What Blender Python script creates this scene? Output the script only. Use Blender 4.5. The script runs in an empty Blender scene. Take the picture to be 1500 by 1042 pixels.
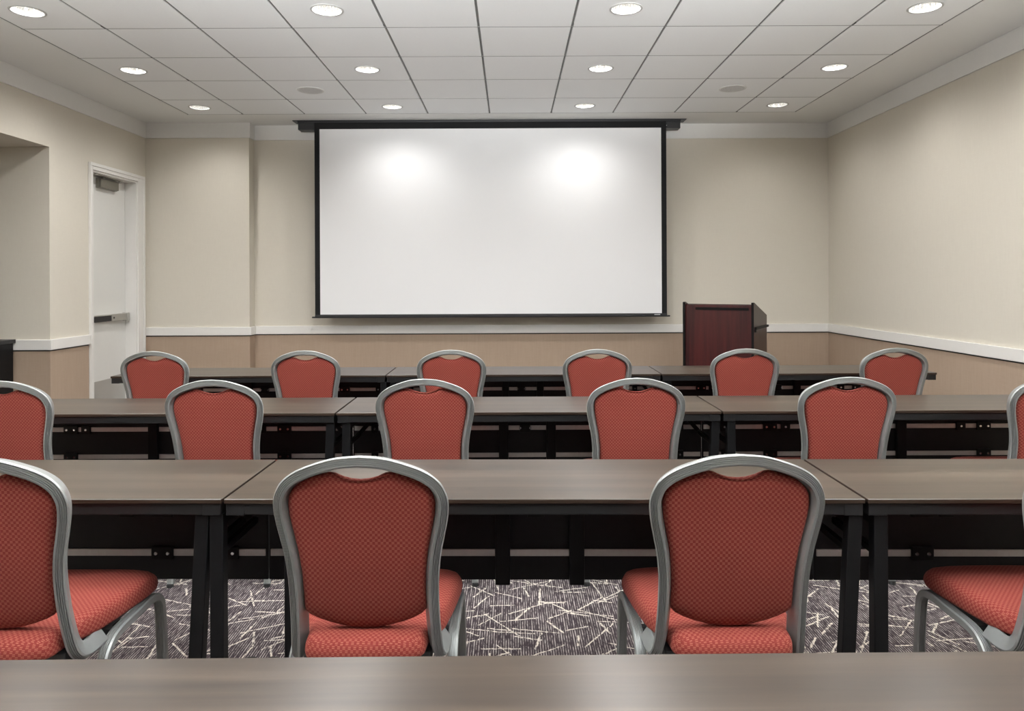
import bpy, bmesh, math, random
from mathutils import Vector, Matrix
random.seed(4)
PI = math.pi
scene = bpy.context.scene
C = scene.collection

# ------------------------------------------------------------------ measures
CAM_Z = 1.361
CEIL = 3.023
BACK = 7.60
XR = 3.375
XL = -3.80
REAR = -3.6
RAIL0, RAIL1 = 0.811, 0.896
CROWN0 = 2.866

# ------------------------------------------------------------------ materials
def nt(name):
    m = bpy.data.materials.new(name); m.use_nodes = True
    t = m.node_tree
    return m, t, t.nodes['Principled BSDF']
def N(t, typ, **kw):
    n = t.nodes.new(typ)
    for k, v in kw.items():
        setattr(n, k, v)
    return n
def L(t, a, b): t.links.new(a, b)
def math_(t, op, a, b=None, c=None, clamp=False):
    n = N(t, 'ShaderNodeMath', operation=op); n.use_clamp = clamp
    for i, v in enumerate((a, b, c)):
        if v is None: continue
        if isinstance(v, (int, float)): n.inputs[i].default_value = v
        else: L(t, v, n.inputs[i])
    return n.outputs[0]
def mixc(t, f, a, b):
    n = N(t, 'ShaderNodeMix', data_type='RGBA')
    if isinstance(f, (int, float)): n.inputs[0].default_value = f
    else: L(t, f, n.inputs[0])
    for i, v in ((6, a), (7, b)):
        if isinstance(v, tuple): n.inputs[i].default_value = (*v, 1)
        else: L(t, v, n.inputs[i])
    return n.outputs[2]
def coords(t, scale=(1, 1, 1)):
    tc = N(t, 'ShaderNodeTexCoord'); mp = N(t, 'ShaderNodeMapping')
    mp.inputs['Scale'].default_value = scale
    L(t, tc.outputs['Object'], mp.inputs[0])
    return mp.outputs[0]
def plain(name, col, rough=0.5, metal=0.0, spec=0.5, noise=0.0, nscale=30, bump=0.0):
    m, t, b = nt(name)
    b.inputs['Base Color'].default_value = (*col, 1)
    b.inputs['Roughness'].default_value = rough
    b.inputs['Metallic'].default_value = metal
    b.inputs['Specular IOR Level'].default_value = spec
    nz = N(t, 'ShaderNodeTexNoise'); nz.inputs['Scale'].default_value = nscale
    nz.inputs['Detail'].default_value = 4
    L(t, coords(t), nz.inputs['Vector'])
    if noise:
        lo = tuple(c * (1 - noise) for c in col); hi = tuple(min(1, c * (1 + noise)) for c in col)
        L(t, mixc(t, nz.outputs['Fac'], lo, hi), b.inputs['Base Color'])
    if bump:
        bp = N(t, 'ShaderNodeBump'); bp.inputs['Strength'].default_value = bump
        bp.inputs['Distance'].default_value = 0.002
        L(t, nz.outputs['Fac'], bp.inputs['Height']); L(t, bp.outputs[0], b.inputs['Normal'])
    return m
def weave(name, c1, c2, rough=0.85, s=(180, 180, 12)):
    """wallcovering with fine vertical threads"""
    m, t, b = nt(name)
    n1 = N(t, 'ShaderNodeTexNoise'); n1.inputs['Scale'].default_value = 1; n1.inputs['Detail'].default_value = 3
    L(t, coords(t, s), n1.inputs['Vector'])
    n2 = N(t, 'ShaderNodeTexNoise'); n2.inputs['Scale'].default_value = 1; n2.inputs['Detail'].default_value = 2
    L(t, coords(t, (14, 14, 220)), n2.inputs['Vector'])
    f = math_(t, 'ADD', math_(t, 'MULTIPLY', n1.outputs['Fac'], .6), math_(t, 'MULTIPLY', n2.outputs['Fac'], .4))
    L(t, mixc(t, f, c1, c2), b.inputs['Base Color'])
    b.inputs['Roughness'].default_value = rough
    b.inputs['Specular IOR Level'].default_value = 0.25
    bp = N(t, 'ShaderNodeBump'); bp.inputs['Strength'].default_value = .12; bp.inputs['Distance'].default_value = .001
    L(t, f, bp.inputs['Height']); L(t, bp.outputs[0], b.inputs['Normal'])
    return m
def wood(name, cols, scale, rough, spec=0.5, coat=0.0):
    m, t, b = nt(name)
    n1 = N(t, 'ShaderNodeTexNoise'); n1.inputs['Scale'].default_value = 1; n1.inputs['Detail'].default_value = 6
    n1.inputs['Roughness'].default_value = .6; n1.inputs['Distortion'].default_value = .4
    L(t, coords(t, scale), n1.inputs['Vector'])
    n2 = N(t, 'ShaderNodeTexNoise'); n2.inputs['Scale'].default_value = 1; n2.inputs['Detail'].default_value = 3
    L(t, coords(t, tuple(x * .25 for x in scale)), n2.inputs['Vector'])
    f = math_(t, 'ADD', math_(t, 'MULTIPLY', n1.outputs['Fac'], .6), math_(t, 'MULTIPLY', n2.outputs['Fac'], .4))
    r = N(t, 'ShaderNodeValToRGB'); L(t, f, r.inputs[0])
    e = r.color_ramp.elements
    e[0].position = .34; e[0].color = (*cols[0], 1); e[1].position = .66; e[1].color = (*cols[2], 1)
    x = e.new(.5); x.color = (*cols[1], 1)
    L(t, r.outputs[0], b.inputs['Base Color'])
    rr = math_(t, 'ADD', math_(t, 'MULTIPLY', n2.outputs['Fac'], .03), rough - .015)
    L(t, rr, b.inputs['Roughness'])
    b.inputs['Specular IOR Level'].default_value = spec
    b.inputs['Coat Weight'].default_value = coat
    return m
def fabric(name):
    m, t, b = nt(name)
    tc = N(t, 'ShaderNodeTexCoord'); geo = N(t, 'ShaderNodeNewGeometry')
    sx = N(t, 'ShaderNodeSeparateXYZ'); L(t, tc.outputs['Object'], sx.inputs[0])
    # cloth runs down the back (X,Z) and over the seat (X,Y): one running length
    nn = N(t, 'ShaderNodeSeparateXYZ'); L(t, tc.outputs['Normal'], nn.inputs[0])
    top = math_(t, 'GREATER_THAN', math_(t, 'ABSOLUTE', nn.outputs[2]), .62)
    run = math_(t, 'ADD', math_(t, 'MULTIPLY', sx.outputs[1], top), math_(t, 'MULTIPLY', sx.outputs[2], math_(t, 'SUBTRACT', 1.0, top)))
    side = math_(t, 'MULTIPLY', math_(t, 'GREATER_THAN', math_(t, 'ABSOLUTE', nn.outputs[0]), .75), math_(t, 'SUBTRACT', 1.0, top))
    across = math_(t, 'ADD', math_(t, 'MULTIPLY', sx.outputs[1], side), math_(t, 'MULTIPLY', sx.outputs[0], math_(t, 'SUBTRACT', 1.0, side)))
    # basket weave: alternating blocks, the light ones crossed by two pale threads
    a_ = math_(t, 'DIVIDE', across, .0068); r_ = math_(t, 'DIVIDE', run, .0072)
    par = math_(t, 'MODULO', math_(t, 'ABSOLUTE', math_(t, 'ADD', math_(t, 'FLOOR', a_), math_(t, 'FLOOR', r_))), 2.0)
    th = math_(t, 'ABSOLUTE', math_(t, 'SUBTRACT', math_(t, 'FRACT', math_(t, 'MULTIPLY', r_, 2.0)), .5))
    thr = N(t, 'ShaderNodeMapRange'); thr.inputs[1].default_value = .34; thr.inputs[2].default_value = .20
    L(t, th, thr.inputs[0])
    light = mixc(t, thr.outputs[0], (.215, .029, .022), (.37, .125, .085))
    dark = mixc(t, thr.outputs[0], (.170, .019, .016), (.215, .030, .023))
    wv = mixc(t, par, dark, light)
    nz = N(t, 'ShaderNodeTexNoise'); nz.inputs['Scale'].default_value = 60; nz.inputs['Detail'].default_value = 3
    L(t, tc.outputs['Object'], nz.inputs['Vector'])
    fin = mixc(t, math_(t, 'MULTIPLY', nz.outputs['Fac'], .55), wv, (.235, .040, .031))
    L(t, fin, b.inputs['Base Color'])
    b.inputs['Roughness'].default_value = .8
    b.inputs['Specular IOR Level'].default_value = .2
    b.inputs['Sheen Weight'].default_value = .08
    b.inputs['Sheen Roughness'].default_value = .5
    b.inputs['Sheen Tint'].default_value = (1, .5, .42, 1)
    bp = N(t, 'ShaderNodeBump'); bp.inputs['Strength'].default_value = .3; bp.inputs['Distance'].default_value = .0008
    L(t, math_(t, 'MULTIPLY', thr.outputs[0], par), bp.inputs['Height']); L(t, bp.outputs[0], b.inputs['Normal'])
    return m
def carpet(name):
    m, t, b = nt(name)
    tc = N(t, 'ShaderNodeTexCoord'); P = tc.outputs['Object']
    def noise(scale, detail=2, rough=.5):
        mp = N(t, 'ShaderNodeMapping'); mp.inputs['Scale'].default_value = scale
        L(t, P, mp.inputs[0])
        n = N(t, 'ShaderNodeTexNoise'); n.inputs['Scale'].default_value = 1
        n.inputs['Detail'].default_value = detail; n.inputs['Roughness'].default_value = rough
        L(t, mp.outputs[0], n.inputs['Vector']); return n.outputs['Fac']
    def step(x, a, bb):
        r = N(t, 'ShaderNodeMapRange'); r.inputs[1].default_value = a; r.inputs[2].default_value = bb
        L(t, x, r.inputs[0]); return r.outputs[0]
    # thin tufted rows running away from the seats
    sx = N(t, 'ShaderNodeSeparateXYZ'); L(t, P, sx.inputs[0])
    rows = math_(t, 'ABSOLUTE', math_(t, 'SUBTRACT', math_(t, 'FRACT', math_(t, 'DIVIDE', sx.outputs[0], .0092)), .5))
    rowm = step(rows, .30, .14)
    strk = step(noise((109, 14, 1), 4, .8), .44, .58)
    streak = math_(t, 'MULTIPLY', rowm, strk)
    # scattered straight strokes, one per cell on several rotated grids
    total = None
    wob = N(t, 'ShaderNodeTexNoise'); wob.inputs['Scale'].default_value = 45; wob.inputs['Detail'].default_value = 2
    L(t, P, wob.inputs['Vector'])
    wo = N(t, 'ShaderNodeVectorMath', operation='MULTIPLY_ADD'); L(t, wob.outputs['Color'], wo.inputs[0])
    wo.inputs[1].default_value = (.012, .012, 0); L(t, P, wo.inputs[2]); PW = wo.outputs[0]
    for k, (cell, rot, ox, oy, half, w) in enumerate([
            (.23, .3, .0, .0, .52, .017), (.17, 1.1, .07, .11, .48, .018), (.27, -.5, .13, .05, .50, .015),
            (.15, .8, .03, .09, .46, .021), (.21, -1.2, .17, .02, .50, .016)]):
        mp = N(t, 'ShaderNodeMapping'); mp.inputs['Scale'].default_value = (1 / cell, 1 / cell, 0)
        mp.inputs['Location'].default_value = (ox / cell, oy / cell, 0); mp.inputs['Rotation'].default_value = (0, 0, rot)
        L(t, PW, mp.inputs[0])
        fl = N(t, 'ShaderNodeVectorMath', operation='FLOOR'); L(t, mp.outputs[0], fl.inputs[0])
        fr = N(t, 'ShaderNodeVectorMath', operation='SUBTRACT'); L(t, mp.outputs[0], fr.inputs[0]); L(t, fl.outputs[0], fr.inputs[1])
        ctr = N(t, 'ShaderNodeVectorMath', operation='SUBTRACT'); L(t, fr.outputs[0], ctr.inputs[0]); ctr.inputs[1].default_value = (.5, .5, 0)
        wn = N(t, 'ShaderNodeTexWhiteNoise', noise_dimensions='3D')
        ad = N(t, 'ShaderNodeVectorMath', operation='ADD'); L(t, fl.outputs[0], ad.inputs[0]); ad.inputs[1].default_value = (.5, .5, k * 3.7)
        L(t, ad.outputs[0], wn.inputs['Vector'])
        vr = N(t, 'ShaderNodeVectorRotate', rotation_type='Z_AXIS'); L(t, ctr.outputs[0], vr.inputs['Vector'])
        L(t, math_(t, 'MULTIPLY', wn.outputs['Value'], 6.283), vr.inputs['Angle'])
        s2 = N(t, 'ShaderNodeSeparateXYZ'); L(t, vr.outputs[0], s2.inputs[0])
        s3 = N(t, 'ShaderNodeSeparateColor'); L(t, wn.outputs['Color'], s3.inputs[0])
        yy = math_(t, 'ADD', s2.outputs[1], math_(t, 'MULTIPLY', math_(t, 'SUBTRACT', s3.outputs[1], .5), .3))
        hl = math_(t, 'MULTIPLY', math_(t, 'ADD', math_(t, 'MULTIPLY', s3.outputs[2], .5), .5), half)
        inx = math_(t, 'LESS_THAN', math_(t, 'ABSOLUTE', s2.outputs[0]), hl)
        iny = math_(t, 'LESS_THAN', math_(t, 'ABSOLUTE', yy), w * .2 / cell)
        msk = math_(t, 'MULTIPLY', inx, iny)
        msk = math_(t, 'MULTIPLY', msk, math_(t, 'GREATER_THAN', s3.outputs[0], .12))
        total = msk if total is None else math_(t, 'MAXIMUM', total, msk)
    brk = step(noise((120, 34, 1), 3, .7), .40, .52)
    strokes = math_(t, 'MULTIPLY', total, brk)
    tone = noise((5, 2, 1), 2)
    dark = mixc(t, tone, (.030, .022, .026), (.062, .048, .054))
    c1 = mixc(t, math_(t, 'MULTIPLY', streak, .95), dark, (.42, .375, .355))
    c2 = mixc(t, strokes, c1, (.62, .56, .48))
    L(t, c2, b.inputs['Base Color'])
    b.inputs['Roughness'].default_value = .95; b.inputs['Specular IOR Level'].default_value = .1
    h = math_(t, 'ADD', streak, noise((400, 400, 1), 2))
    bp = N(t, 'ShaderNodeBump'); bp.inputs['Strength'].default_value = .5; bp.inputs['Distance'].default_value = .002
    L(t, h, bp.inputs['Height']); L(t, bp.outputs[0], b.inputs['Normal'])
    return m
def emit(name, col, strength):
    m, t, b = nt(name)
    b.inputs['Base Color'].default_value = (.8, .8, .8, 1)
    b.inputs['Emission Color'].default_value = (*col, 1)
    b.inputs['Emission Strength'].default_value = strength
    return m
def grille(name):
    m, t, b = nt(name)
    v = N(t, 'ShaderNodeTexVoronoi'); v.inputs['Scale'].default_value = 1; v.inputs['Randomness'].default_value = 0
    L(t, coords(t, (260, 260, 1)), v.inputs['Vector'])
    f = math_(t, 'LESS_THAN', v.outputs['Distance'], .3)
    L(t, mixc(t, f, (.66, .66, .645), (.36, .36, .355)), b.inputs['Base Color'])
    b.inputs['Roughness'].default_value = .6
    return m

M = dict(
    wall=weave('wallcovering_cream', (.645, .60, .515), (.725, .68, .59)),
    wains=weave('wallcovering_brown', (.36, .265, .195), (.45, .345, .26), s=(90, 90, 5)),
    trim=plain('white_trim_paint', (.82, .80, .765), .45, noise=.02),
    crown=plain('crown_paint', (.80, .795, .77), .6, noise=.02),
    ceil=plain('ceiling_paint', (.80, .805, .785), .8, noise=.015),
    tile=plain('ceiling_tile', (.87, .885, .885), .85, noise=.02, nscale=80, bump=.1),
    tbar=plain('ceiling_grid_metal', (.17, .17, .165), .6, noise=.05),
    gap=plain('ceiling_gap_rail_shadow', (.05, .05, .05), .9),
    carpet=carpet('carpet'),
    door=plain('door_paint', (.79, .785, .75), .45, noise=.015),
    kick=plain('brushed_kick_plate', (.50, .49, .46), .45, .4, noise=.06, nscale=8),
    closer=plain('door_closer_metal', (.26, .25, .22), .4, .7, noise=.05),
    steel=plain('satin_steel', (.50, .49, .46), .35, .8, noise=.06),
    chrome=plain('screw_steel', (.75, .75, .75), .2, 1.0),
    black=plain('black_steel', (.006, .006, .0065), .45, noise=.2, spec=.2),
    apron=plain('black_apron_steel', (.012, .012, .0125), .42, noise=.2, spec=.35),
    blackpl=plain('black_plastic', (.02, .02, .02), .5, noise=.2),
    panel=plain('black_modesty_panel', (.007, .007, .008), .55, noise=.3, spec=.3),
    alu=plain('aluminium_strip', (.60, .58, .56), .45, .4, noise=.1, nscale=60),
    laminate=wood('dark_wood_laminate', ((.018, .0105, .0065), (.038, .024, .015), (.066, .045, .031)), (.9, 26, 26), .30, .68),
    edge=wood('table_edge_band', ((.020, .012, .008), (.030, .018, .012), (.045, .028, .018)), (2, 60, 60), .4, .3),
    mahog=wood('mahogany_laminate', ((.018, .003, .003), (.044, .006, .006), (.068, .010, .009)), (30, 30, 1.6), .35, .5),
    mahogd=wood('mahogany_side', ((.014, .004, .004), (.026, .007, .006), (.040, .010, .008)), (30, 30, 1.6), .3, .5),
    bandm=plain('black_edge_band', (.004, .003, .003), .5, spec=.2),
    frame=plain('satin_aluminium_frame', (.32, .328, .317), .43, .45, noise=.05, nscale=50),
    fabric=fabric('red_woven_upholstery'),
    screen=plain('screen_matte_white', (.83, .83, .835), .9, spec=.1, noise=.004),
    scrblk=plain('screen_black_border', (.012, .012, .013), .75, spec=.2),
    housing=plain('black_screen_housing', (.018, .018, .02), .4),
    ring=plain('downlight_trim', (.50, .50, .485), .45),
    refl=plain('downlight_reflector', (.92, .92, .90), .22, .9),
    lens=emit('downlight_lamp', (1.0, .98, .94), 7.5),
    spkring=plain('speaker_trim', (.66, .66, .64), .5),
    grille=grille('speaker_grille'),
    label=plain('grey_label', (.45, .45, .45), .5),
)

# ------------------------------------------------------------------ mesh helpers
def finish(bm, sharp=35, merge=True):
    if merge: bmesh.ops.remove_doubles(bm, verts=bm.verts, dist=1e-6)
    bmesh.ops.recalc_face_normals(bm, faces=bm.faces)
def mesh_obj(name, bm, mats, parent=None, smooth=True, sharp=20):
    finish(bm)
    me = bpy.data.meshes.new(name); bm.to_mesh(me); bm.free()
    if not isinstance(mats, (list, tuple)): mats = [mats]
    for m in mats: me.materials.append(m)
    if smooth:
        me.shade_smooth(); me.set_sharp_from_angle(angle=math.radians(sharp))
    o = bpy.data.objects.new(name, me); C.objects.link(o)
    if parent: o.parent = parent
    return o
def box(bm, x0, x1, y0, y1, z0, z1, mi=0, bev=0.0, mat=None, seg=2):
    vs = [bm.verts.new((x, y, z)) for x in (x0, x1) for y in (y0, y1) for z in (z0, z1)]
    idx = ((0, 1, 3, 2), (4, 6, 7, 5), (0, 4, 5, 1), (2, 3, 7, 6), (0, 2, 6, 4), (1, 5, 7, 3))
    fs = [bm.faces.new([vs[i] for i in f]) for f in idx]
    bmesh.ops.recalc_face_normals(bm, faces=fs)
    for f in fs: f.material_index = mi
    if bev > 0:
        es = list({e for f in fs for e in f.edges})
        r = bmesh.ops.bevel(bm, geom=es, offset=bev, segments=seg, profile=.5, affect='EDGES')
        for f in r['faces']: f.material_index = mi
        vs = list({v for f in r['faces'] for v in f.verts} | {v for v in vs if v.is_valid})
    if mat is not None:
        bmesh.ops.transform(bm, matrix=mat, verts=vs)
    return vs
def bar(bm, p, q, w, h, mi=0, bev=0.0, up=Vector((0, 0, 1))):
    """square bar from p to q, w across, h along up"""
    p = Vector(p); q = Vector(q); d = q - p; ln = d.length; t = d.normalized()
    if abs(t.dot(up)) > .98: up = Vector((0, 1, 0))
    s = t.cross(up).normalized(); u = s.cross(t)
    m = Matrix((( t.x, s.x, u.x, p.x), (t.y, s.y, u.y, p.y), (t.z, s.z, u.z, p.z), (0, 0, 0, 1)))
    box(bm, 0, ln, -w / 2, w / 2, -h / 2, h / 2, mi, bev, m)
def disc(bm, c, r, h, axis='Y', n=14, mi=0, r2=None):
    r2 = r if r2 is None else r2
    c = Vector(c); a, b2 = [], []
    for i in range(n):
        an = 2 * PI * i / n; u, v = math.cos(an), math.sin(an)
        if axis == 'Y': p = Vector((u * r, 0, v * r)); q = Vector((u * r2, h, v * r2))
        elif axis == 'Z': p = Vector((u * r, v * r, 0)); q = Vector((u * r2, v * r2, h))
        else: p = Vector((0, u * r, v * r)); q = Vector((h, u * r2, v * r2))
        a.append(bm.verts.new(c + p)); b2.append(bm.verts.new(c + q))
    fs = [bm.faces.new(a), bm.faces.new(b2[::-1])]
    for i in range(n): fs.append(bm.faces.new((a[i], a[(i + 1) % n], b2[(i + 1) % n], b2[i])))
    for f in fs: f.material_index = mi
def lathe(bm, prof, n=40, mi=0, c=(0, 0, 0)):
    rings = []
    for r, z in prof:
        rings.append([bm.verts.new((c[0] + r * math.cos(2 * PI * i / n), c[1] + r * math.sin(2 * PI * i / n), c[2] + z)) for i in range(n)])
    for a, b in zip(rings, rings[1:]):
        for i in range(n):
            f = bm.faces.new((a[i], a[(i + 1) % n], b[(i + 1) % n], b[i])); f.material_index = mi
    return rings
def catmull(pts, sub=6):
    pts = [Vector(p) for p in pts]; out = []
    P = [pts[0] * 2 - pts[1]] + pts + [pts[-1] * 2 - pts[-2]]
    for i in range(1, len(P) - 2):
        a, b, c, d = P[i - 1:i + 3]
        for k in range(sub):
            t = k / sub
            out.append(.5 * ((2 * b) + (c - a) * t + (2 * a - 5 * b + 4 * c - d) * t * t + (3 * b - a - 3 * c + d) * t ** 3))
    out.append(pts[-1]); return out
def frames(path, n0):
    """parallel transported (normal, side) frames along path"""
    out = []; nrm = Vector(n0)
    for i, p in enumerate(path):
        t = (path[min(i + 1, len(path) - 1)] - path[max(i - 1, 0)]).normalized()
        nrm = (nrm - t * nrm.dot(t)).normalized()
        out.append((nrm.copy(), t.cross(nrm).normalized()))
    return out
def sweep(bm, path, fr, prof, cap=True, mi=0):
    rings = []
    for p, (n, s) in zip(path, fr):
        rings.append([bm.verts.new(p + s * u + n * v) for u, v in prof])
    k = len(prof)
    for a, b in zip(rings, rings[1:]):
        for i in range(k):
            bm.faces.new((a[i], a[(i + 1) % k], b[(i + 1) % k], b[i])).material_index = mi
    if cap:
        bm.faces.new(rings[0]).material_index = mi; bm.faces.new(rings[-1][::-1]).material_index = mi
def ribbed(w, d, ribs=5, gd=.0022, both=False):
    """closed outline; ribbed face on +v, smooth rounded back"""
    pts = []; hw, hd = w / 2, d / 2; c = .004
    def face(sign):
        q = []; m = .0022; step = (w - 2 * m - .001) / ribs; g = .0027
        x = -hw + m
        for r in range(ribs):
            x0 = x + r * step; x1 = x0 + step
            q += [(x0 + g * .5, hd), (x1 - g * .5, hd)]
            if r < ribs - 1: q += [(x1 - g * .42, hd - gd), (x1 + g * .42, hd - gd)]
        return [(a * sign, b * sign) for a, b in q]
    pts = [(-hw, hd - .003)] + face(1) + [(hw, hd - .003)]
    if both:
        pts += [(hw, -hd + .003)] + face(-1) + [(-hw, -hd + .003)]
    else:
        for an in (0, 30, 60, 90): a = math.radians(an); pts.append((hw - c + c * math.cos(a), -hd + c - c * math.sin(a)))
        for an in (90, 60, 30, 0): a = math.radians(an); pts.append((-hw + c - c * math.cos(a), -hd + c - c * math.sin(a)))
    return pts
def thing(name, label, cat, loc=(0, 0, 0), rz=0.0, group=None):
    o = bpy.data.objects.new(name, None); C.objects.link(o)
    o.location = loc; o.rotation_euler = (0, 0, rz); o.empty_display_size = .1
    o['label'] = label; o['category'] = cat
    if group: o['group'] = group
    return o
def struct(name, bm, mats, parent=None, **k):
    o = mesh_obj(name, bm, mats, parent, **k)
    if parent is None: o['kind'] = 'structure'
    return o
def copy_tree(o, parent=None):
    c = o.copy(); C.objects.link(c); c.parent = parent
    for ch in list(KIDS.get(o.name, [])):
        copy_tree_k(ch, c)
    return c
def kids(o): return [x for x in bpy.data.objects if x.parent == o]
def dup(o, loc, rz, label, group=None):
    def rec(src, par):
        c = src.copy(); C.objects.link(c)
        if par is not None: c.parent = par
        for k in kids(src): rec(k, c)
        return c
    r = rec(o, None); r.location = loc; r.rotation_euler = (0, 0, rz); r['label'] = label
    if group: r['group'] = group
    return r

# ------------------------------------------------------------------ the room
bm = bmesh.new(); box(bm, -5.4, XR + .15, REAR - .15, BACK + .15, -.1, 0)
struct('floor', bm, M['carpet'])

STEP_X, STEP_Y = -2.72, 7.46
DY0, DY1, DZ = 6.492, 7.287, 2.395        # door opening
RY0, RY1, RZ = 4.6, 5.905, 2.487          # alcove opening in the left wall
bm = bmesh.new()
box(bm, XL - .15, XR + .15, BACK, BACK + .15, 0, CEIL + .2)
box(bm, XL, STEP_X, STEP_Y, BACK, 0, CEIL + .01)
struct('wall_back', bm, M['wall'])
bm = bmesh.new(); box(bm, XR, XR + .15, REAR, BACK, 0, CEIL + .2); struct('wall_right', bm, M['wall'])
bm = bmesh.new(); box(bm, -5.4, XR + .15, REAR - .15, REAR, 0, CEIL + .2); struct('wall_rear', bm, M['wall'])
bm = bmesh.new()
XO = XL - .15
box(bm, XO, XL, DY1, BACK, 0, CEIL + .2)
box(bm, XO, XL, DY0, DY1, DZ, CEIL + .2)
box(bm, XO, XL, RY1, DY0, 0, CEIL + .2)
box(bm, XO, XL, RY0, RY1, RZ, CEIL + .2)
box(bm, XO, XL, REAR, RY0, 0, CEIL + .2)
box(bm, -5.35, XO, RY1, RY1 + .1, 0, RZ + .1)      # alcove returns, back and soffit
box(bm, -5.35, XO, RY0 - .1, RY0, 0, RZ + .1)
box(bm, -5.35, -5.25, RY0, RY1, 0, RZ + .1)
box(bm, -5.25, XO, RY0, RY1, RZ, RZ + .1)
struct('wall_left', bm, M['wall'])

# wainscot, chair rail, crown and baseboard: runs given as (x0,y0)->(x1,y1), room side by normal
RUNS = [  # p, q, inward normal
    ((STEP_X, BACK), (XR, BACK), (0, -1)),
    ((XL, STEP_Y), (STEP_X, STEP_Y), (0, -1)),
    ((STEP_X, STEP_Y), (STEP_X, BACK), (1, 0)),
    ((XR, REAR), (XR, BACK), (-1, 0)),
    ((XL, RY1), (XL, DY0 - .05), (1, 0)),
    ((-5.25, RY1), (XL, RY1), (0, -1)),
    ((XL, REAR), (XL, RY0), (1, 0)),
    ((XL, REAR), (XR, REAR), (0, 1)),
]
def run(bm, r, t, z0, z1, bev=0.0, ext0=0, ext1=0):
    (x0, y0), (x1, y1), (nx, ny) = r
    if nx == 0:
        a, b = sorted((y0, y0 + ny * t)); box(bm, x0 - ext0, x1 + ext1, a, b, z0, z1, bev=bev)
    else:
        a, b = sorted((x0, x0 + nx * t)); box(bm, a, b, y0 - ext0, y1 + ext1, z0, z1, bev=bev)
names = ['wainscot']
k = 1
def trimrun(z0, z1, t, mat, name, bev=0.0, runs=RUNS, ext={}):
    bm = bmesh.new()
    for i, r in enumerate(runs): run(bm, r, t, z0, z1, bev, *ext.get(i, (0, 0)))
    return struct(name, bm, mat)
trimrun(.10, RAIL0 - .012, .004, M['wains'], 'trim_1', ext={4: (.004, 0), 2: (.004, 0)})
trimrun(RAIL0 - .012, RAIL0, .0022, M['gap'], 'rail_shadow_strip')  # dark strip painting in the shadow line under the chair rail
trimrun(RAIL0, RAIL1, .022, M['trim'], 'trim_2', bev=.003, ext={5: (0, .022), 1: (0, .022)})
cr = [((STEP_X, BACK), (XR, BACK), (0, -1)), ((XL, STEP_Y), (STEP_X, STEP_Y), (0, -1)), ((STEP_X, STEP_Y), (STEP_X, BACK), (1, 0)),
      ((XR, REAR), (XR, BACK), (-1, 0)), ((XL, REAR), (XL, STEP_Y), (1, 0)), ((XL, REAR), (XR, REAR), (0, 1))]
trimrun(CROWN0, CEIL, .016, M['crown'], 'trim_3', bev=.002, runs=cr, ext={1: (0, .016)})
trimrun(0, .10, .012, M['trim'], 'baseboard_back', bev=.003, ext={5: (0, .012)})

# ceiling: flat plaster border, recessed grid, square lay-in tiles
GX = [-3.19] + [-.201 + .6096 * i for i in range(-4, 5)] + [2.83]
GY = [7.08, 6.51] + [5.90 - .6096 * i for i in range(0, 15)]
GY = [y for y in GY if y > REAR + .35]; GY.sort()
LX = [-2.944, -1.115, .713, 2.54]
LY = [6.795, 5.60, 4.375, 3.155, 1.94, .72, -.50, -1.72]
def near(a, lst): return any(abs(a - b) < .12 for b in lst)
SPK = [(-1.725, 6.205), (1.932, 6.205)]
bm = bmesh.new()
x0, x1, y0, y1 = GX[0], GX[-1], GY[0], GY[-1]
T = .12
for (a, b, c, d) in ((XL - .15, x0, REAR, BACK), (x1, XR + .15, REAR, BACK), (x0, x1, y1, BACK), (x0, x1, REAR, y0)):
    box(bm, a, b, c, d, CEIL, CEIL + T)
# grid bars (a little above the tile faces) and the dark void over them
bars = bmesh.new()
for i, x in enumerate(GX):
    w = .009
    box(bm, x - w / 2, x + w / 2, y0, y1, CEIL + .0035, CEIL + .03, mi=2)
for y in GY:
    box(bm, x0, x1, y - .0030, y + .0030, CEIL - .0004, CEIL + .03, mi=2)
box(bm, x0, x1, y0, y1, CEIL + .155, CEIL + .165, mi=3)
for i in range(len(GX) - 1):
    for j in range(len(GY) - 1):
        gx, gy = .0075, .0026
        a, b, c, d = GX[i] + gx, GX[i + 1] - gx, GY[j] + gy, GY[j + 1] - gy
        if i == 0: a = GX[0] + .014
        if i == len(GX) - 2: b = GX[-1] - .014
        cx, cy = (GX[i] + GX[i + 1]) / 2, (GY[j] + GY[j + 1]) / 2
        hole = None
        for lx in LX:
            for ly in LY:
                if a < lx < b and c < ly < d: hole = (lx, ly)
        if hole is None:
            box(bm, a, b, c, d, CEIL, CEIL + .015, mi=1, bev=.0015, seg=1)
        else:
            n = 48; R = .090; hx, hy = hole
            inner, outer, top = [], [], []
            for q in range(n):
                an = 2 * PI * (q + .5) / n; u, v = math.cos(an), math.sin(an)
                tx = ((b - hx) if u > 0 else (a - hx)) / u if abs(u) > 1e-9 else 1e9
                ty = ((d - hy) if v > 0 else (c - hy)) / v if abs(v) > 1e-9 else 1e9
                s = min(tx, ty)
                inner.append(bm.verts.new((hx + R * u, hy + R * v, CEIL)))
                outer.append(bm.verts.new((hx + s * u, hy + s * v, CEIL)))
                top.append(bm.verts.new((hx + s * u, hy + s * v, CEIL + .015)))
            for q in range(n):
                p = (q + 1) % n
                bm.faces.new((inner[q], inner[p], outer[p], outer[q])).material_index = 1
                bm.faces.new((outer[q], outer[p], top[p], top[q])).material_index = 1
                pass
            for (ux, uy) in ((a, c), (b, c), (b, d), (a, d)):   # corner slivers
                best = sorted(range(n), key=lambda q: (outer[q].co.x - ux) ** 2 + (outer[q].co.y - uy) ** 2)[:2]
                cv = bm.verts.new((ux, uy, CEIL))
                bm.faces.new((outer[best[0]], outer[best[1]], cv)).material_index = 1
bars.free()
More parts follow.
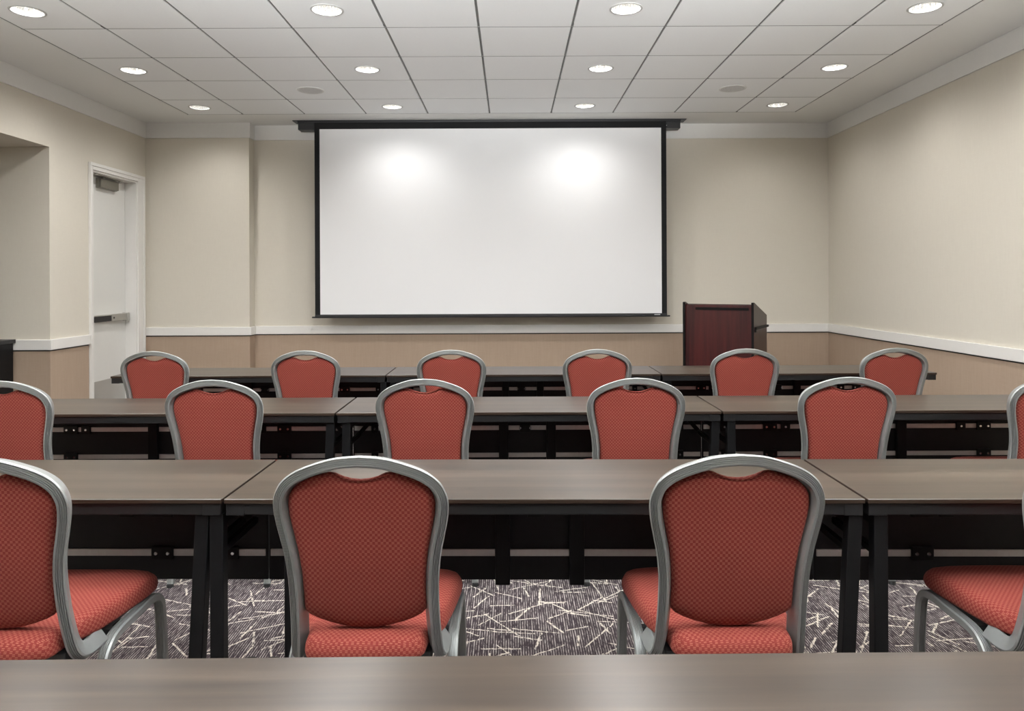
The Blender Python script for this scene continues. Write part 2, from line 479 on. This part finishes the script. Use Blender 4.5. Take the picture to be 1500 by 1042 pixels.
struct('ceiling', bm, [M['ceil'], M['tile'], M['tbar'], M['gap']], smooth=False)

# ------------------------------------------------------------------ door in the left wall
dr = bpy.data.objects.new('door_1', None); C.objects.link(dr); dr['kind'] = 'structure'
LEAF = XL - .109
bm = bmesh.new()
# jamb lining, header and the stepped face frame
box(bm, XL - .15, XL + .004, DY0 - .001, DY0 + .02, 0, DZ, bev=.001)
box(bm, XL - .15, XL + .004, DY1 - .02, DY1, 0, DZ, bev=.001)
box(bm, XL - .15, XL + .004, DY0 + .02, DY1 - .02, DZ - .02, DZ, bev=.001)
box(bm, XL, XL + .018, DY0 - .045, DY0 + .006, 0, DZ + .06, bev=.003)
box(bm, XL, XL + .018, DY1 - .006, STEP_Y - .055, 0, DZ + .06, bev=.003)
box(bm, XL, XL + .018, DY0 + .006, DY1 - .006, DZ - .004, DZ + .06, bev=.003)
box(bm, XL + .018, XL + .026, DY0 - .045, STEP_Y - .055, DZ + .03, DZ + .06, bev=.002)
box(bm, XL + .018, XL + .026, DY0 - .045, DY0 - .022, 0, DZ + .03, bev=.002)
box(bm, XL + .018, XL + .026, STEP_Y - .085, STEP_Y - .055, 0, DZ + .03, bev=.002)
mesh_obj('door_frame', bm, M['trim'], dr)
bm = bmesh.new(); box(bm, LEAF - .045, LEAF, DY0 + .022, DY1 - .024, .008, DZ - .024, bev=.002)
leaf = mesh_obj('door_leaf', bm, M['door'], dr)
bm = bmesh.new(); box(bm, LEAF, LEAF + .0015, DY0 + .03, DY1 - .035, .02, .43)
mesh_obj('kick_plate', bm, M['kick'], leaf)
bm = bmesh.new()
box(bm, LEAF, LEAF + .03, 6.75, 7.07, 2.262, 2.355, bev=.004)
box(bm, LEAF + .03, LEAF + .05, 6.755, 7.065, 2.266, 2.350, bev=.006)
dc = mesh_obj('door_closer', bm, M['closer'], leaf)
bm = bmesh.new()
disc(bm, (LEAF + .026, 6.83, 2.353), .016, .03, 'Z')
bar(bm, (LEAF + .026, 6.83, 2.380), (LEAF + .085, 6.62, 2.388), .026, .008, bev=.002)
bar(bm, (LEAF + .085, 6.62, 2.372), (LEAF + .05, 7.06, 2.366), .022, .008, bev=.002)
disc(bm, (LEAF + .085, 6.62, 2.36), .016, .034, 'Z')
box(bm, LEAF + .0, LEAF + .07, 6.66, 7.10, 2.366, 2.374, bev=.001)
disc(bm, (LEAF + .05, 7.08, 2.345), .013, .03, 'Z')
mesh_obj('closer_arm', bm, M['steel'], leaf)
bm = bmesh.new()
box(bm, LEAF, LEAF + .045, DY0 + .03, 6.935, .992, 1.052, mi=1, bev=.006)
box(bm, LEAF, LEAF + .050, DY0 + .03, 6.935, 1.046, 1.056, mi=0, bev=.002)
box(bm, LEAF, LEAF + .050, 6.935, 7.20, .988, 1.056, mi=0, bev=.005)
box(bm, LEAF, LEAF + .058, 7.20, 7.245, .980, 1.062, mi=0, bev=.006)
disc(bm, (LEAF + .050, 6.965, 1.022), .009, .003, 'X', mi=2)
mesh_obj('exit_bar', bm, [M['steel'], M['blackpl'], M['black']], leaf)

# ------------------------------------------------------------------ projection screen
SY = 7.37
sc = thing('projection_screen', 'large white pull-down projection screen with black border hanging in front of the back wall', 'screen', (-.203, SY, CEIL))
def sx_(x): return x + .203
bm = bmesh.new()
box(bm, sx_(-2.235), sx_(1.815), -.017, .14, -.0065, -.0005)
box(bm, sx_(-2.185), sx_(-2.02), .012, .13, -.091, -.0065, bev=.002)
box(bm, sx_(1.605), sx_(1.757), .012, .13, -.091, -.0065, bev=.002)
box(bm, sx_(-2.02), sx_(1.605), .016, .13, -.085, -.0065, bev=.002)
box(bm, sx_(-2.185), sx_(1.757), -.006, .02, -.022, -.0065, bev=.001)
box(bm, sx_(-2.185), sx_(-2.175), -.002, .13, -.032, -.0065)
hs = mesh_obj('screen_housing', bm, M['housing'], sc)
bm = bmesh.new()
disc(bm, (sx_(1.615), .0105, -.062), .004, .003, 'Y')
mesh_obj('housing_screw', bm, M['chrome'], hs)
ZT, ZB = 2.934 - CEIL, 1.0245 - CEIL
bm = bmesh.new()
box(bm, sx_(-2.013), sx_(1.608), .000, .0012, ZB - .005, -.010)
mesh_obj('black_border', bm, M['scrblk'], sc)
bm = bmesh.new(); box(bm, sx_(-1.960), sx_(1.555), -.0009, .0, ZB, ZT)
mesh_obj('screen_surface', bm, M['screen'], sc)
bm = bmesh.new()
box(bm, sx_(-2.013), sx_(1.608), -.012, .014, ZB - .032, ZB - .004, bev=.004)
box(bm, sx_(-2.046), sx_(1.640), -.009, .011, ZB - .036, ZB - .020, bev=.006)
wb = mesh_obj('weight_bar', bm, M['housing'], sc)
bm = bmesh.new(); box(bm, sx_(1.475), sx_(1.535), -.0132, -.0118, ZB - .018, ZB - .008)
mesh_obj('bar_label', bm, M['label'], wb)

# ------------------------------------------------------------------ lectern
TH = math.radians(32)
le = thing('lectern', 'dark mahogany lectern with slanted sides standing in front of the back wall beside the screen', 'lectern', (1.585, 6.60, 0), -TH)
W, D = .637, .50
def side_panel(x0, x1, name):
    bm = bmesh.new()
    pts = [(0, .0), (D, .0), (D, 1.035), (.02, 1.163), (.0, 1.160)]
    A = [bm.verts.new((x0, y, z)) for y, z in pts]; B = [bm.verts.new((x1, y, z)) for y, z in pts]
    bm.faces.new(A); bm.faces.new(B[::-1])
    for i in range(5): bm.faces.new((A[i], A[(i + 1) % 5], B[(i + 1) % 5], B[i]))
    bmesh.ops.recalc_face_normals(bm, faces=bm.faces)
    for f in bm.faces:
        if abs(f.normal.x) < .5: f.material_index = 1
    return mesh_obj(name, bm, [M['mahogd'], M['bandm']], le, smooth=False)
side_panel(0, .022, 'side_panel')
sp = side_panel(W - .022, W, 'side_panel')
bm = bmesh.new(); box(bm, .022, W - .022, .014, .034, .05, 1.137, bev=.001)
fp = mesh_obj('front_panel', bm, M['mahog'], le)
bm = bmesh.new(); box(bm, .115, W - .045, .0095, .0142, 1.092, 1.116, bev=.001)
mesh_obj('front_slot', bm, M['bandm'], fp)
bm = bmesh.new()
v = [(.022, .034, 1.125), (W - .022, .034, 1.125), (W - .022, D - .02, 1.005), (.022, D - .02, 1.005)]
A = [bm.verts.new(p) for p in v]; B = [bm.verts.new((p[0], p[1], p[2] + .02)) for p in v]
bm.faces.new(A); bm.faces.new(B[::-1])
for i in range(4): bm.faces.new((A[i], A[(i + 1) % 4], B[(i + 1) % 4], B[i]))
mesh_obj('reading_top', bm, M['mahogd'], le, smooth=False)
for z in (.08, .62):
    bm = bmesh.new(); box(bm, .022, W - .022, .034, D - .03, z, z + .02)
    mesh_obj('shelf', bm, M['mahogd'], le)
bm = bmesh.new()
box(bm, W, W + .018, .03, D + .004, .924, .946, bev=.004)
box(bm, W, W + .010, .03, .06, .90, .926, bev=.002)
mesh_obj('side_rail', bm, M['bandm'], sp)

# ------------------------------------------------------------------ cabinet in the alcove
cb = thing('cabinet', 'black cabinet in the left alcove, cut off by the left edge of the picture', 'cabinet', (-4.60, 5.52, 0))
bm = bmesh.new(); box(bm, -.50, .52, -.28, .35, .05, .872, bev=.002); box(bm, -.46, .48, -.25, .33, 0, .05)
cbb = mesh_obj('body', bm, M['black'], cb)
bm = bmesh.new(); box(bm, -.52, .535, -.30, .36, .872, .902, bev=.003)
mesh_obj('top', bm, M['blackpl'], cb)
for s in (-1, 1):
    bm = bmesh.new(); box(bm, .01 + s * .25 - .24, .01 + s * .25 + .24, -.298, -.28, .07, .855, bev=.002)
    d = mesh_obj('cabinet_door', bm, M['black'], cb)
    bm = bmesh.new(); x = .01 + s * .05; box(bm, x - .006, x + .006, -.322, -.298, .42, .56, bev=.003)
    mesh_obj('handle', bm, M['steel'], d)

# ------------------------------------------------------------------ ceiling fixtures
def make_downlight():
    t = thing('downlight', '', 'ceiling light', (0, 0, CEIL))
    bm = bmesh.new()
    lathe(bm, [(.086, .004), (.086, -.001), (.089, -.0035), (.098, -.0035), (.101, -.001), (.101, .0), (.089, .0005)], 56)
    mesh_obj('trim_ring', bm, M['ring'], t)
    bm = bmesh.new()
    n = 60
    prof = [(.0865, .003), (.082, .03), (.073, .06), (.060, .085)]
    rings = []
    for k_, (r, z) in enumerate(prof):
        rings.append([bm.verts.new(((r * (1 - .025 * (i % 2))) * math.cos(2 * PI * i / n), (r * (1 - .025 * (i % 2))) * math.sin(2 * PI * i / n), z)) for i in range(n)])
    for a, b in zip(rings, rings[1:]):
        for i in range(n): bm.faces.new((a[i], a[(i + 1) % n], b[(i + 1) % n], b[i]))
    mesh_obj('reflector', bm, M['refl'], t, smooth=False)
    bm = bmesh.new(); lathe(bm, [(.0605, .084), (.045, .076), (.025, .071), (.001, .070)], 40)
    mesh_obj('lamp_lens', bm, M['lens'], t)
    return t
dl = make_downlight()
ROWP = [31, 60, 60, 60, 27, 7, 5, 5]   # the lights over the rear of the room are dimmed
rowname = ['farthest row', 'second row back from the screen wall', 'nearest visible row']
colname = ['far left', 'left of centre', 'right of centre', 'far right']
first = True
for j, y in enumerate(LY):
    for i, x in enumerate(LX):
        if j < 3:
            lab = ['Round recessed downlight %s in the %s of ceiling lights' % (
                ['at the far left', 'second from left', 'third from left', 'at the far right'][i],
                ['farthest', 'middle', 'nearest visible'][j])][0].replace('Round', 'round')
            g = 'recessed downlights in the ceiling tiles'
        else:
            lab = 'round recessed downlight in the ceiling nearer than the picture shows'; g = 'downlights outside the picture'
        if first: o = dl; o.location = (x, y, CEIL); o['label'] = lab; o['group'] = g; first = False
        else: o = dup(dl, (x, y, CEIL), 0, lab, g)
        ld = bpy.data.lights.new('downlight_beam', 'SPOT')
        ld.energy = ROWP[j] * (.85, 1, 1, .62)[i]; ld.color = (1.0, .99, .975); ld.spot_size = math.radians(157 if j == 0 else 163); ld.spot_blend = 1.0
        ld.shadow_soft_size = .06
        lo = bpy.data.objects.new('downlight_beam', ld); C.objects.link(lo); lo.location = (x, y, CEIL - .002)
        lo.parent = None
for i, (x, y) in enumerate(SPK):
    lab = ['round flush ceiling speaker, the left one, in a tile above the screen', 'round flush ceiling speaker, the right one, in a tile above the lectern side'][i]
    if i == 0:
        sp0 = thing('ceiling_speaker', lab, 'speaker', (x, y, CEIL), 0, 'ceiling speakers')
        bm = bmesh.new(); lathe(bm, [(.096, -.0035), (.100, -.006), (.112, -.005), (.116, -.001), (.116, 0), (.096, 0)], 56)
        mesh_obj('speaker_ring', bm, M['spkring'], sp0)
        bm = bmesh.new(); disc(bm, (0, 0, -.0045), .0975, .004, 'Z', 56)
        mesh_obj('speaker_grille', bm, M['grille'], sp0)
    else: dup(sp0, (x, y, CEIL), 0, lab)

# ------------------------------------------------------------------ folding training tables
TT = .739       # top height
TW, TD = 1.829, .457
def table_top_bm():
    bm = bmesh.new()
    w = TW / 2 - .0015
    box(bm, -w, w, 0, TD, TT - .013, TT, mi=1, bev=.0012, seg=1)
    bm.normal_update()
    for f in bm.faces:
        if f.normal.z > .7 : f.material_index = 0
    return bm
SHARED = {}
def make_table(label, cx, y0, rz, legs, group):
    """origin under the middle of the user-side edge"""
    t = thing('training_table', label, 'table', (cx, y0, 0), rz, group)
    def part(key, fn, mats, parent=t):
        if key in SHARED:
            o = bpy.data.objects.new(key.split('#')[0], SHARED[key]); C.objects.link(o); o.parent = parent; return o
        o = mesh_obj(key.split('#')[0], fn(), mats, parent); SHARED[key] = o.data; return o
    part('tabletop', table_top_bm, [M['laminate'], M['edge']])
    def apron():
        bm = bmesh.new(); z0, z1 = TT - .047, TT - .0135; w = TW / 2 - .006
        box(bm, -w, w, .006, .028, z0, z1, bev=.0025)
        box(bm, -w, w, TD - .028, TD - .006, z0, z1, bev=.0025)
        box(bm, -w, -w + .022, .028, TD - .028, z0, z1, bev=.0025)
        box(bm, w - .022, w, .028, TD - .028, z0, z1, bev=.0025)
        for s in (-1, 1):
            box(bm, s * w - .001 - (.052 if s > 0 else 0), s * w + .001 + (.052 if s < 0 else 0), .0045, .03, z0 - .0015, z1 + .0005, bev=.002)
        for x in (-.60, -.45, .45, .60): box(bm, x - .012, x + .012, .028, TD - .028, z0 + .008, z1 - .004)
        return bm
    part('apron', apron, M['apron'])
    def panel():
        bm = bmesh.new()
        box(bm, -.9155, .9155, .372, .384, .354, TT - .047, bev=.002)
        return bm
    mp = part('modesty_panel', panel, M['panel'])
    for z in (.579, .436):
        def strip(z=z):
            bm = bmesh.new(); box(bm, -.908, .908, .366, .372, z, z + .023, bev=.001)
            return bm
        part('metal_strip#%s' % z, strip, M['alu'], mp)
    def bracket(s):
        def f():
            bm = bmesh.new()
            box(bm, s * .124 - .025, s * .124 + .025, .345, .372, .346, TT - .047, bev=.004)
            return bm
        return f
    for s in (-1, 1): part('panel_bracket#%d' % s, bracket(s), M['black'], t)
    spec = [(s_ * x, z, w, 2) for z in (.5905, .4475) for s_ in (-1, 1) for x, w in ((.56, .036), (.80, .018))] + \
           [(-.012, .5905, .028, 3), (-.48, .5905, .024, 1), (.44, .5905, .024, 1)]
    for x, z, w, kind in spec:
        def clamp():
            b = bmesh.new(); box(b, -w, w, .357, .372, -.022, .022, bev=.002); return b
        c_ = part('panel_clamp#%s' % w, clamp, M['black'])
        c_.location = (x, 0, z)
        for dx in ((-.02, .02) if w == .036 else (-.025, .027) if w == .028 else (0,)):
            def screw():
                b = bmesh.new(); disc(b, (0, .3575, 0), .0068, -.003, 'Y', 12, r2=.005); return b
            s_ = part('screw', screw, M['chrome'], c_); s_.location = (dx, 0, 0)
    for xt, xb in legs:
        def leg():
            bm = bmesh.new()
            bar(bm, (xt, .030, TT - .047), (xb, .030, .02), .040, .036, bev=.003)
            bar(bm, (xb, .012, .020), (xb, TD + .03, .020), .036, .028, bev=.004)
            s = -1 if xt > 0 else 1
            bar(bm, (xt + s * .01, .30, .585), (xt + s * .10, .30, TT - .05), .022, .008, bev=.002, up=Vector((0, 1, 0)))
            bar(bm, (xt, .04, .575), (xt, TD - .14, .575), .02, .02, bev=.002)
            pass
            bar(bm, (xt, .04, TT - .070), (xt, TD - .04, TT - .070), .032, .03, bev=.003)
            disc(bm, (xb, .04, 0), .016, .012, 'Z', 14); disc(bm, (xb, TD + .01, 0), .016, .012, 'Z', 14)
            return bm
        part('leg#%s_%s' % (xt, xb), leg, M['black'])
    return t
std = ((-.87, -.87), (.89, .862))
CX = .084; P = 1.834
make_table('left dark wood training table of the farthest row, its free end by the white door', CX - P, 4.76, 0, ((-.76, -.76), (.90, .872)), 'training tables')
make_table('middle dark wood training table of the farthest row, below the screen', CX, 4.76, 0, std, 'training tables')
make_table('right dark wood training table of the farthest row, in front of the lectern', CX + P, 4.76, 0, ((-.87, -.87), (.76, .76)), 'training tables')
make_table('left dark wood training table of the second row from the screen', CX - P - .001, 3.395, 0, std, 'training tables')
make_table('middle dark wood training table of the second row from the screen', CX, 3.395, 0, std, 'training tables')
make_table('right dark wood training table of the second row from the screen', CX + P, 3.395, 0, std, 'training tables')
yaw = math.radians(-.80)
def yawed(k): return (CX + .004 + k * P * math.cos(yaw), 2.040 + k * P * math.sin(yaw))
a = yawed(-1); make_table('left dark wood training table of the third row from the screen', a[0], a[1], yaw, ((.893, .893), (.852, .816), (-.87, -.87)), 'training tables')
a = yawed(0); make_table('middle dark wood training table of the third row, between the two whole near chairs', a[0], a[1], yaw, ((-.725, -.725), (.893, .856)), 'training tables')
a = yawed(1); make_table('right dark wood training table of the third row from the screen', a[0], a[1], yaw, std, 'training tables')
make_table('nearest dark wood table, its top filling the bottom edge of the picture', 0.0, .733, math.radians(.47), std, 'training tables')

# ------------------------------------------------------------------ banquet chairs
def make_chair():
    t = thing('banquet_chair', '', 'chair')
    # back frame: one ribbed aluminium tube, arch over the back and down under the seat
    half = [(0, -.014, .919), (.055, -.012, .914), (.105, -.008, .900), (.148, -.002, .882), (.178, .004, .860), (.193, .009, .836),
            (.1985, .014, .810), (.196, .020, .775), (.187, .027, .728), (.1775, .033, .680), (.1715, .041, .625), (.170, .051, .570),
            (.171, .063, .510), (.174, .078, .450), (.177, .090, .415), (.181, .107, .394), (.184, .135, .388), (.186, .165, .391), (.187, .19, .392)]
    pr = catmull(half, 5)
    n0 = Vector((0, -1, -.10)).normalized()
    fr = frames(pr, (0, -.97, .20))
    pl = [Vector((-p.x, p.y, p.z)) for p in pr[1:]][::-1]
    frl = [(Vector((-n.x, n.y, n.z)), Vector((s.x * 1, -s.y, -s.z))) for n, s in fr[1:]][::-1]
    # side vector must keep one orientation along the whole path: recompute from tangent
    path = pl + pr
    nr = [f[0] for f in frl] + [f[0] for f in fr]
    full = []
    for i, p in enumerate(path):
        tg = (path[min(i + 1, len(path) - 1)] - path[max(i - 1, 0)]).normalized()
        n = nr[i]; n = (n - tg * n.dot(tg)).normalized(); full.append((n, tg.cross(n).normalized()))
    bm = bmesh.new(); sweep(bm, path, full, ribbed(.0275, .043, 5, .0050))
    mesh_obj('back_frame', bm, M['frame'], t, sharp=28)
    # upholstered back panel
    hp = [(0, .8715), (.022, .8735), (.044, .8800), (.062, .8885), (.076, .8915), (.10, .8860), (.128, .8765), (.152, .8640), (.170, .8480),
          (.180, .830), (.1838, .808), (.1820, .778), (.1735, .732), (.1640, .684), (.1575, .630), (.1555, .575), (.1560, .535), (.1545, .522),
          (.143, .510), (.122, .498), (.092, .486), (.060, .477), (.030, .472), (0, .470)]
    outl = [(x, z) for x, z in hp] + [(-x, z) for x, z in hp[1:-1]][::-1]
    def gy(z):
        ks = [(.40, .09), (.45, .078), (.51, .063), (.57, .051), (.625, .041), (.68, .033), (.728, .027), (.775, .020), (.81, .014), (.836, .009), (.86, .004), (.90, -.006), (.93, -.015)]
        for (z0, a), (z1, b) in zip(ks, ks[1:]):
            if z <= z1: return a + (b - a) * (z - z0) / (z1 - z0)
        return ks[-1][1]
    def pad(bm, outline, c, ss, hfun, place):
        def ring(s, side):
            return [bm.verts.new(place(c[0] + s * (p[0] - c[0]), c[1] + s * (p[1] - c[1]), side * hfun(s))) for p in outline]
        n = len(outline); edge = ring(1.0, 0)
        for side in (1, -1):
            prev = edge
            for s in ss:
                cur = ring(s, side)
                for i in range(n): bm.faces.new((prev[i], prev[(i + 1) % n], cur[(i + 1) % n], cur[i]))
                prev = cur
            cv = bm.verts.new(place(c[0], c[1], side * hfun(0)))
            for i in range(n): bm.faces.new((prev[i], prev[(i + 1) % n], cv))
    ss = (.995, .985, .965, .94, .90, .84, .76, .66, .54, .42, .30, .15)
    bm = bmesh.new()
    pad(bm, outl, (0, .69), ss, lambda s: .0225 * math.sqrt(max(0, 1 - s ** 14)) * (.82 + .18 * (1 - s * s)), lambda x, z, h: (x, gy(z) - h, z))
    bp = mesh_obj('backrest', bm, M['fabric'], t, sharp=70)
    # piping around the handle notch
    pp = [(x, gy(z) - .0125, z) for x, z in ((-.082, .889), (-.070, .8885), (-.05, .8805), (-.025, .8725), (0, .8700), (.025, .8725), (.05, .8805), (.070, .8885), (.082, .889))]
    pth = catmull(pp, 3); bm = bmesh.new()
    sweep(bm, pth, frames(pth, (0, -1, 0)), [(.0026 * math.cos(2 * PI * i / 8), .0026 * math.sin(2 * PI * i / 8)) for i in range(8)])
    mesh_obj('piping', bm, M['fabric'], bp)
    # seat cushion
    hs_ = [(0, -.004), (.05, -.002), (.095, .004), (.128, .013), (.145, .026), (.1530, .045), (.1555, .075), (.160, .110), (.178, .140), (.194, .180), (.206, .25), (.216, .33), (.2225, .40),
           (.222, .435), (.212, .462), (.190, .480), (.15, .490), (.09, .495), (0, .497)]
    so = [(x, y) for x, y in hs_] + [(-x, y) for x, y in hs_[1:-1]][::-1]
    def hse(s): return math.sqrt(max(0, 1 - s ** 18))
    bm = bmesh.new()
    def ring_h(s, side):
        h = hse(s)
        return (.044 * h + .006 * (1 - s * s)) if side > 0 else .020 * h
    def place(x, y, h):
        dip = -.004 * max(0, (y - .38) / .1) if y > .38 else 0
        return (x, y, .424 + h + (dip if h > 0 else 0))
    n = len(so); c = (0, .25)
    def ring(s, side): return [bm.verts.new(place(c[0] + s * (p[0] - c[0]), c[1] + s * (p[1] - c[1]), side * ring_h(s, side))) for p in so]
    edge = ring(1.0, 1)
    for side in (1, -1):
        prev = edge
        for s in ss:
            cur = ring(s, side)
            for i in range(n): bm.faces.new((prev[i], prev[(i + 1) % n], cur[(i + 1) % n], cur[i]))
            prev = cur
        cv = bm.verts.new(place(c[0], c[1], side * ring_h(0, side)))
        for i in range(n): bm.faces.new((prev[i], prev[(i + 1) % n], cv))
    st = mesh_obj('seat', bm, M['fabric'], t, sharp=70)
    bm = bmesh.new()
    box(bm, -.165, .165, .07, .44, .372, .405, bev=.004)
    for y in (.23, .42): box(bm, -.200, .200, y - .012, y + .012, .377, .395, bev=.002)
    for s in (-1, 1):
        for y in (.20, .33): disc(bm, (s * .150, y, .352), .014, .022, 'Z', 14)
    mesh_obj('seat_pan', bm, M['blackpl'], st)
    # side leg frames: rear leg, rail under the seat and front leg in one bent tube
    for s in (-1, 1):
        pts = [(s * .216, .045, .012), (s * .215, .085, .14), (s * .214, .125, .26), (s * .213, .150, .325), (s * .2125, .170, .358), (s * .212, .200, .379), (s * .212, .240, .388),
               (s * .212, .32, .391), (s * .2125, .40, .394), (s * .213, .440, .388), (s * .2135, .462, .368), (s * .214, .470, .335), (s * .215, .477, .24), (s * .217, .487, .012)]
        pth = catmull(pts, 5)
        fr2 = frames(pth, (0, -1, .3))
        bm = bmesh.new(); sweep(bm, pth, fr2, ribbed(.0285, .0235, 5, .0045, True))
        lf = mesh_obj('leg_frame', bm, M['frame'], t, sharp=28)
        for y in (.0415, .4875):
            bm = bmesh.new(); disc(bm, (s * .2165, y, 0), .0155, .014, 'Z', 16, r2=.014)
            mesh_obj('foot_glide', bm, M['blackpl'], lf)
    return t
ch = make_chair()
R = math.radians
CHAIRS = [
    # x, y, yaw, label
    (-1.3175, 1.776, 0.0, 'near red chair cut off by the left edge, at the third table row'),
    (-.3745, 1.776, 0.0, 'large near red chair left of centre, seen whole from behind'),
    (.560, 1.776, 0.0, 'large near red chair right of centre, seen whole from behind'),
    (1.497, 1.776, 0.0, 'near red chair cut off by the right edge, only its seat and legs in view'),
    (-2.244, 3.16, 0.0, 'middle-row red chair cut off by the left edge of the picture'),
    (-1.312, 3.16, 0.0, 'middle-row red chair second from left, below the leftmost far chair'),
    (-.381, 3.16, 0.0, 'middle-row red chair third from left, just above the near chair left of centre'),
    (.551, 3.16, 0.0, 'middle-row red chair fourth from left, just above the near chair right of centre'),
    (1.483, 3.16, 0.0, 'middle-row red chair fifth from left, beneath the lectern and far right chairs'),
    (2.416, 3.16, 0.0, 'middle-row red chair whose frame is cut off by the right edge'),
    (-2.231, 4.48, -2.0, 'leftmost red chair of the far row, beside the white door'),
    (-1.285, 4.48, 0.0, 'far-row red chair second from left, below the left edge of the screen'),
    (-.3735, 4.48, 0.0, 'far-row red chair third from left, below the left half of the screen'),
    (.540, 4.48, 0.0, 'far-row red chair fourth from left, below the right half of the screen'),
    (1.463, 4.48, 0.0, 'far-row red chair in front of the mahogany lectern'),
    (2.398, 4.48, 2.0, 'rightmost red chair of the far row, near the right wall'),
]
for i, (x, y, r, lab) in enumerate(CHAIRS):
    if i == 0:
        ch.location = (x, y, 0); ch.rotation_euler = (0, 0, R(r)); ch['label'] = lab; ch['group'] = 'red banquet chairs at the tables'
    else: dup(ch, (x, y, 0), R(r), lab, 'red banquet chairs at the tables')

# added fill spots behind and beside the camera, bounced to brighten the ceiling
for (p, q, e, size, blend) in (((-1.7, .5, 1.95), (-1.7, 1.2, CEIL), 1300, 104, .8), ((1.7, .5, 1.95), (1.7, 1.2, CEIL), 1300, 104, .8),
                               ((0, -1.6, 2.0), (0, .75, CEIL), 2100, 50, .8)):
    ld = bpy.data.lights.new('added_ceiling_fill', 'SPOT'); ld.energy = e; ld.color = (.96, .985, 1)
    ld.spot_size = math.radians(size); ld.spot_blend = blend; ld.shadow_soft_size = .25
    lo = bpy.data.objects.new('added_ceiling_fill', ld); C.objects.link(lo)
    lo.location = p
    lo.rotation_euler = (Vector(q) - Vector(p)).to_track_quat('-Z', 'Y').to_euler()

# ------------------------------------------------------------------ camera, world, exposure
cam = bpy.data.cameras.new('camera'); co = bpy.data.objects.new('camera', cam); C.objects.link(co)
co.location = (0, 0, CAM_Z); co.rotation_euler = (PI / 2, .0045, 0)
cam.sensor_width = 36; cam.lens = 1049 / 1500 * 36
cam.shift_x = 2 / 1500; cam.shift_y = -109 / 1500
cam.clip_start = .02
scene.camera = co
w = bpy.data.worlds.new('world'); w.use_nodes = True; scene.world = w
w.node_tree.nodes['Background'].inputs[0].default_value = (.9, .95, 1, 1)
w.node_tree.nodes['Background'].inputs[1].default_value = .2
vs = scene.view_settings
vs.view_transform = 'Standard'; vs.look = 'None'; vs.gamma = 1; vs.use_curve_mapping = False
vs.exposure = 0.2
